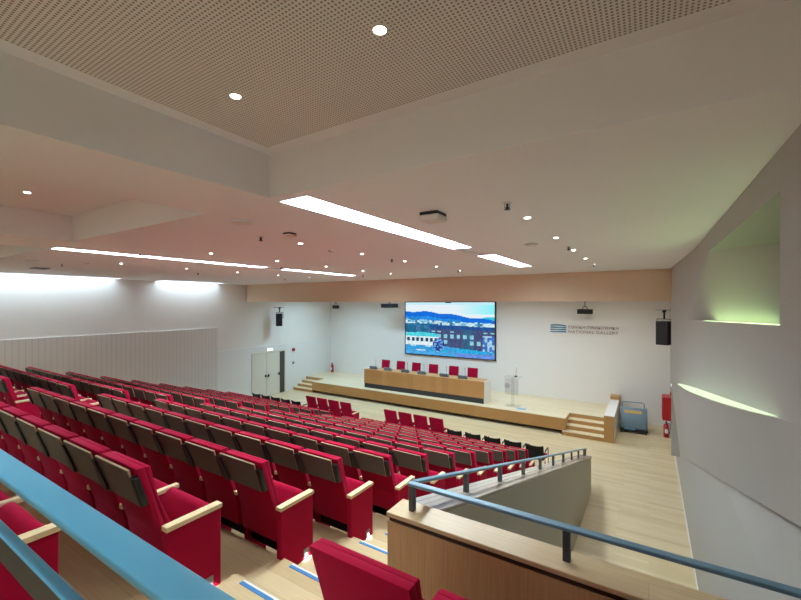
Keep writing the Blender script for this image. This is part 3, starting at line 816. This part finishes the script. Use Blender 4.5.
def extinguisher(loc, label):
    t = thing('fire_extinguisher', label, 'fire extinguisher', loc)
    k = MB(); k.cyl((0, 0, .22), .085, .44, 'redpaint', seg=20); k.cyl((0, 0, .47), .085, .06, 'redpaint', seg=20, r2=.03); k.obj('cylinder', t)
    k = MB(); k.cyl((0, 0, .52), .025, .05, 'black', seg=12); k.box((-.015, -.09, .54), (.015, .06, .57), 'black', .004, 1); k.obj('valve', t)
    k = MB(); k.tube([(0, -.03, .53), (.1, -.06, .5), (.115, -.05, .35), (.1, -.04, .12)], .012, 'black', 8); k.obj('hose', t)
    k = MB(); k.prism([(-.045, .16), (.045, .16), (.045, .3), (-.045, .3)], 'Y', -.092, -.08, 'strip_white'); k.obj('sticker', t)
extinguisher((-16.55, 18.4, z1+.001), 'red fire extinguisher standing in the stage corner above the side steps')
extinguisher((.53, 17.3, .001), 'red fire extinguisher on the floor below the red hose cabinet')
t = thing('hose_cabinet_mount', 'red fire hose cabinet on the wall above an extinguisher', 'fire hose cabinet', (.56, 17.5, R(-4.27)))
k = MB(); k.box((-.14, -.24, 0), (.139, .4, .84), 'redpaint', .008, 1); k.obj('body', t)
k = MB(); k.box((-.155, -.21, .04), (-.141, .37, .8), 'redpaint', .004, 1); k.obj('door', t)
k = MB(); k.box((-.17, -.17, .4), (-.155, -.13, .48), 'steel', .003, 1); k.obj('handle', t)
k = MB(); k.box((-.1, -.243, .3), (.1, -.24, .5), 'redpaint'); k.obj('plate', t)
def mk(t):
    k = MB(); k.box((-.05, -.06, -.06), (-.001, .06, .06), 'redpaint', .006, 1); k.obj('box', t)
    k = MB(); k.box((-.056, -.03, -.03), (-.05, .03, .03), 'black', .002, 1); k.obj('button', t)
wall_item('call_point_mount', 'small dark red call point just above the hose cabinet', 'fire alarm', XR, 17.4, -3.3, mk)
def mk(t):
    k = MB(); k.box((-.07, -.16, -.06), (-.001, .16, .06), 'white', .006, 1); k.obj('housing', t)
    k = MB(); k.box((-.075, -.14, -.045), (-.07, .14, .045), 'lamp_exit'); k.obj('lit_face', t)
wall_item('emergency_light_mount', 'small bright emergency light on wall above the red hose cabinet', 'emergency light', XR, 15.9, -2.75, mk)

# wheeled folding platform cart
t = thing('folded_lift_cart', 'blue grey wheeled cart with yellow label parked beside the stage steps', 'cart', (-.5, 17.35, 0.0), .05)
k = MB(); k.box((-.46, -.28, .09), (.46, .42, .14), 'black', .008, 1); k.obj('base', t)
T = Matrix.Translation((0, -.2, .16)) @ Matrix.Rotation(math.radians(-16), 4, 'X')
k = MB(); k.box((-.43, 0, 0), (.43, .05, .78), 'cart', .02, 2, T); k.obj('front_panel', t)
k = MB(); k.box((-.30, -.012, .56), (.28, -.001, .67), 'yellow', .002, 1, T); k.obj('label_strip', t)
def TT(x, y, z): return tuple(T @ Vector((x, y, z)))
k = MB(); k.tube([TT(-.36, .02, .7), TT(-.36, .02, .95), TT(-.32, .02, .98), TT(.3, .02, .98), TT(.35, .02, .95), TT(.35, .02, .7)], .018, 'cart', 8); k.obj('handle', t)
k = MB(); k.box((-.36, .12, .14), (.4, .4, .72), 'cart', .015, 1); k.obj('cabinet', t)
k = MB(); k.tube([(.44, -.1, .14), (.44, .15, .85), (.44, .38, .85), (.44, .38, .14)], .015, 'steel', 8); k.obj('side_rail', t)
for x in (-.4, .4):
    for y in (-.22, .36):
        k = MB(); k.cyl((x, y, .045), .045, .03, 'black_plastic', 'X', 16); k.obj('wheel', t)
k = MB(); k.box((-.3, -.27, .14), (.05, -.22, .17), 'blue_lid', .004, 1); k.obj('pedal', t)

# ------------------------------------------------------------------ loudspeakers, stage lamps, projector
def speaker(name, label, loc, rz, s=1.0):
    t = thing(name, label, 'loudspeaker', loc, rz)
    k = MB(); k.prism([(-.17*s, -.17*s), (.17*s, -.17*s), (.12*s, .19*s), (-.12*s, .19*s)], 'Z', -.36*s, .36*s, 'black', .012, 2); k.obj('cabinet', t)
    k = MB(); k.box((-.155*s, -.182*s, -.34*s), (.155*s, -.172*s, .34*s), 'black_plastic', .004, 1); k.obj('grille', t)
    k = MB(); k.tube([(-.2*s, 0, .1*s), (-.2*s, 0, .42*s), (.2*s, 0, .42*s), (.2*s, 0, .1*s)], .016, 'black', 8); k.obj('yoke', t)
    k = MB(); k.cyl((0, 0, .55*s), .03, .26*s, 'black', seg=10); k.cyl((0, 0, .66*s), .06, .08, 'black', seg=10); k.obj('clamp', t)
    k = MB(); k.tube([(-.3, 0, .7*s), (.22, 0, .7*s)], .018, 'steel', 8); k.obj('hanging_bar', t)
    return t
q = at_y(280.5, 321, 14.9); speaker('hanging_speaker', 'black loudspeaker hanging above the double door', (-16.45, 14.2, R(-.88)), math.radians(35), .92)
speaker('hanging_speaker', 'black loudspeaker hanging in the corner above the hose cabinet', (.44, 16.2, R(-1.02)), math.radians(-24), 1.12)
def lamp(label, loc, rz, w_=.5):
    t = thing('hanging_spotlight', label, 'stage light', loc, rz)
    k = MB(); k.box((-w_/2, -.14, -.1), (w_/2, .14, .1), 'black', .012, 1); k.obj('housing', t)
    k = MB(); k.box((-w_/2+.03, -.15, -.08), (w_/2-.03, -.141, .08), 'black_plastic'); k.obj('front_glass', t)
    k = MB(); k.tube([(-.1, 0, .1), (-.06, 0, .2), (.06, 0, .2), (.1, 0, .1)], .015, 'black', 8); k.cyl((0, 0, .5), .018, .62, 'black', seg=8); k.obj('bracket', t)
lamp('black stage lamp hanging in the stage corner beside the extinguisher', (-16.0, 18.1, R(-.24)), .5, .36)
lamp('black wide stage lamp hanging above the wall lettering', (-2.28, 18.2, R(-.36)), 0, .58)
t = thing('hanging_projector', 'dark projector hanging under the soffit beside the lit display', 'projector', (-11.5, 17.2, R(-.14)))
k = MB(); k.box((-.42, -.2, -.1), (.42, .2, .1), 'black', .015, 1); k.obj('body', t)
k = MB(); k.cyl((.2, -.22, 0), .07, .06, 'dark_metal', 'Y', 16); k.obj('projector_lens', t)
k = MB(); k.cyl((0, 0, .5), .03, .8, 'steel', seg=10); k.obj('drop_pole', t)
k = MB(); k.tube([(-.6, .1, -.12), (.55, .1, -.09)], .012, 'steel', 6); k.obj('support_bar', t)
t = thing('screen_camera_mount', 'tiny dark camera clipped to the top edge of the display', 'camera', (-8.75, YB-.16, R(.03)))
k = MB(); k.box((-.16, -.04, -.03), (.16, .04, .05), 'black_plastic', .01, 1); k.obj('body', t)
k = MB(); k.cyl((0, -.045, .01), .022, .02, 'dark_metal', 'Y', 12); k.obj('lens', t)

# ------------------------------------------------------------------ ceiling fittings
def dl_meshes():
    D = {}
    b = MB(); t_ = bmesh.new()
    seg = 28; ro, ri = .062, .045
    O = [t_.verts.new((ro*math.cos(2*PI*q/seg), ro*math.sin(2*PI*q/seg), -.004)) for q in range(seg)]
    I = [t_.verts.new((ri*math.cos(2*PI*q/seg), ri*math.sin(2*PI*q/seg), -.008)) for q in range(seg)]
    U = [t_.verts.new((ro*math.cos(2*PI*q/seg), ro*math.sin(2*PI*q/seg), 0)) for q in range(seg)]
    W = [t_.verts.new((ri*math.cos(2*PI*q/seg), ri*math.sin(2*PI*q/seg), 0)) for q in range(seg)]
    for q in range(seg):
        n2 = (q+1) % seg
        t_.faces.new([O[q], O[n2], I[n2], I[q]]); t_.faces.new([O[q], U[q], U[n2], O[n2]]); t_.faces.new([I[q], I[n2], W[n2], W[q]])
    b.add(t_, 'white'); D['trim_ring'] = b.mesh('trim_ring')
    b = MB(); b.cyl((0, 0, -.003), .045, .004, 'lamp_down', seg=24); D['lamp_lens'] = b.mesh('lamp_lens')
    b = MB(); b.cyl((0, 0, -.004), .04, .008, 'white', seg=16); D['escutcheon'] = b.mesh('escutcheon')
    b = MB(); b.cyl((0, 0, -.03), .01, .05, 'dark_metal', seg=8); b.cyl((0, 0, -.058), .028, .006, 'dark_metal', seg=12)
    b.tube([(-.022, 0, -.01), (-.024, 0, -.035), (0, 0, -.055)], .004, 'dark_metal', 6); b.tube([(.022, 0, -.01), (.024, 0, -.035), (0, 0, -.055)], .004, 'dark_metal', 6); D['deflector'] = b.mesh('deflector')
    return D
DM = dl_meshes()
def spot(name, loc, energy, col=(.84, .95, 1), angle=82, blend=.8, size=.05):
    l = bpy.data.lights.new(name, 'SPOT'); l.energy = energy; l.color = col; l.spot_size = math.radians(angle); l.spot_blend = blend; l.shadow_soft_size = size
    o = put(name, l); o.location = loc; return o
DOWN_E = 80
def downlight(x, y, z, label, e=DOWN_E, s=.72):
    t = thing('downlight', label, 'downlight', (x, y, z), 0, 'round ceiling downlights')
    t.scale = (s, s, 1)
    put('trim_ring', DM['trim_ring'], t); put('lamp_lens', DM['lamp_lens'], t)
    if e: spot('downlight_lamp', (x, y, z-.02), e)
LINES = [(-1.08, 'line above the parapet'), (-4.43, 'line beside the brightest strip light'), (-6.7, 'line beside the thin strip light'), (-10.15, 'line towards the boarded wall')]
for x, nm in LINES:
    for j, y in enumerate((10.1, 8.7, 7.22, 5.72, 4.22)):
        downlight(x, y, R(CZ), 'small round ceiling downlight, %s, %s from the soffit' % (nm, ORD[j+1]), e=(40 if x > -2 else DOWN_E))
for x, y, lab in ((-1.05, 1.49, 'round downlight in the perforated ceiling recess, towards the curved wall'), (-2.13, 1.5, 'round downlight in the perforated ceiling recess, towards the strip light corner')):
    downlight(x, y, R(CZ2)-.006, lab, 40, .66)
for x, nm in ((-1.05, 'curved wall side'), (-2.13, 'strip light side')):  # unseen downlights, added to light the guard rail and nearest seats
    for j, y in enumerate((-.05, -1.6)):
        downlight(x, y, R(CZ2)-.006, 'added unseen downlight in the perforated recess over the landing, %s, %s row' % (nm, ('front', 'rear')[j]), 60, .8)
downlight(-6.02, 1.55, R(CZ2), 'round downlight inside the second plain ceiling recess', 60, .7)
downlight(-4.9, 1.55, R(CZ2), 'round downlight hidden behind the edge of the second ceiling recess', 60, .7)
for x, nm in ((-1.08, 'line above the parapet'), (-4.45, 'line beside the brightest strip light'), (-7.75, 'line beside the thin strip light'), (-11.36, 'line towards the boarded wall')):
    for j, y in enumerate((10.06, 6.74, 3.52)):
        t = thing('ceiling_sprinkler', 'dark sprinkler head under the ceiling, %s, %s from the soffit' % (nm, ORD[j+1]), 'sprinkler', (x, y, R(CZ)), 0, 'ceiling sprinkler heads')
        put('escutcheon', DM['escutcheon'], t); put('deflector', DM['deflector'], t)
def disc(x, y, r, label, name='ceiling_speaker', cat='ceiling speaker'):
    t = thing(name, label, cat, (x, y, R(CZ)))
    k = MB(); k.cyl((0, 0, -.012), r, .024, 'ceiling', seg=32, r2=r*.98); k.obj('rim', t)
    k = MB(); k.cyl((0, 0, -.026), r*.82, .006, 'white', seg=32); k.obj('grille', t)
disc(-3.78, 2.74, .125, 'round white ceiling speaker beside the plain recess and widest strip light')
disc(-1.52, 6.16, .1, 'round white ceiling speaker near the middle of the parapet side')
disc(-10.93, 2.89, .12, 'round white ceiling speaker beside the third recess')
disc(-10.74, 3.75, .07, 'small smoke detector on ceiling beside the third recess', 'ceiling_smoke_detector', 'smoke detector')
disc(-4.6, 5.1, .06, 'small smoke detector on ceiling between two downlights of the middle', 'ceiling_smoke_detector', 'smoke detector')
t = thing('ceiling_access_point', 'white square box hung under the ceiling above the parapet aisle', 'access point', (-1.83, 3.52, R(CZ)))
k = MB(); k.box((-.1, -.1, -.03), (.1, .1, 0), 'dark_metal', .004, 1); k.obj('mount', t)
k = MB(); k.box((-.108, -.108, -.085), (.108, .108, -.03), 'white', .012, 2); k.obj('cover', t)
t = thing('ceiling_sensor_box', 'small white sensor box on the ceiling near the round speaker', 'sensor', (-3.91, 3.54, R(CZ)))
k = MB(); k.box((-.06, -.06, -.02), (.06, .06, 0), 'dark_metal', .003, 1); k.obj('mount', t)
k = MB(); k.box((-.065, -.065, -.05), (.065, .065, -.02), 'white', .008, 1); k.obj('cover', t)
t = thing('ceiling_vent', 'dark flat vent on ceiling close to the washed wall', 'vent', (-13.26, 3.66, R(CZ)))
k = MB(); k.box((-.2, -.16, -.02), (.2, .16, 0), 'dark_metal', .004, 1); k.obj('frame', t)
k = MB()
for q in range(5): k.box((-.18, -.13+.06*q, -.026), (.18, -.11+.06*q, -.02), 'post_grey')
k.obj('louvres', t)

# ------------------------------------------------------------------ stage lights hidden behind the soffit
def stage_light(x, y, e, col, label):
    t = thing('ceiling_stage_light', label, 'stage light', (x, y, R(CZ)), 0, 'stage ceiling lights')
    k = MB(); k.box((-.6, -.15, -.06), (.6, .15, 0), 'black', .006, 1); k.obj('housing', t)
    l = bpy.data.lights.new('stage_lamp', 'AREA'); l.shape = 'RECTANGLE'; l.size = 1.1; l.size_y = .26; l.energy = e; l.color = col; l.spread = math.radians(150)
    o = put('stage_lamp', l); o.location = (x, y, R(CZ)-.065); return o
for i, (x, col, e) in enumerate(((-14.5, (.54, .82, 1), 72), (-11.2, (.5, .8, 1), 72), (-7.9, (.56, .84, 1), 72), (-4.6, (.76, .91, 1), 64), (-1.3, (.94, .97, .93), 41))):
    stage_light(x, 15.6, e, col, 'ceiling stage light behind the soffit, %s from the boarded wall' % ORD[i+1])

# ------------------------------------------------------------------ world, camera, view
wd = bpy.data.worlds.new('world'); SC.world = wd; wd.use_nodes = True
wd.node_tree.nodes['Background'].inputs['Color'].default_value = (.8, .85, 1, 1)
wd.node_tree.nodes['Background'].inputs['Strength'].default_value = 0.0
cam = bpy.data.cameras.new('camera'); co = put('camera', cam)
cam.sensor_fit = 'HORIZONTAL'; cam.sensor_width = 36; cam.lens = 395/801*36
cam.shift_y = 3/801
cam.clip_start = .02
co.location = (0, 0, ZO); co.rotation_euler = (PI/2, 0, YAW)
SC.camera = co
SC.view_settings.view_transform = 'Standard'; SC.view_settings.look = 'None'
SC.view_settings.gamma = 1; SC.view_settings.use_curve_mapping = False
SC.view_settings.exposure = 0.6
SC.cycles.use_denoising = True
SC.cycles.max_bounces = 8; SC.cycles.diffuse_bounces = 6; SC.cycles.transmission_bounces = 8
SC.cycles.sample_clamp_indirect = 6
SC.cycles.caustics_reflective = False; SC.cycles.caustics_refractive = False
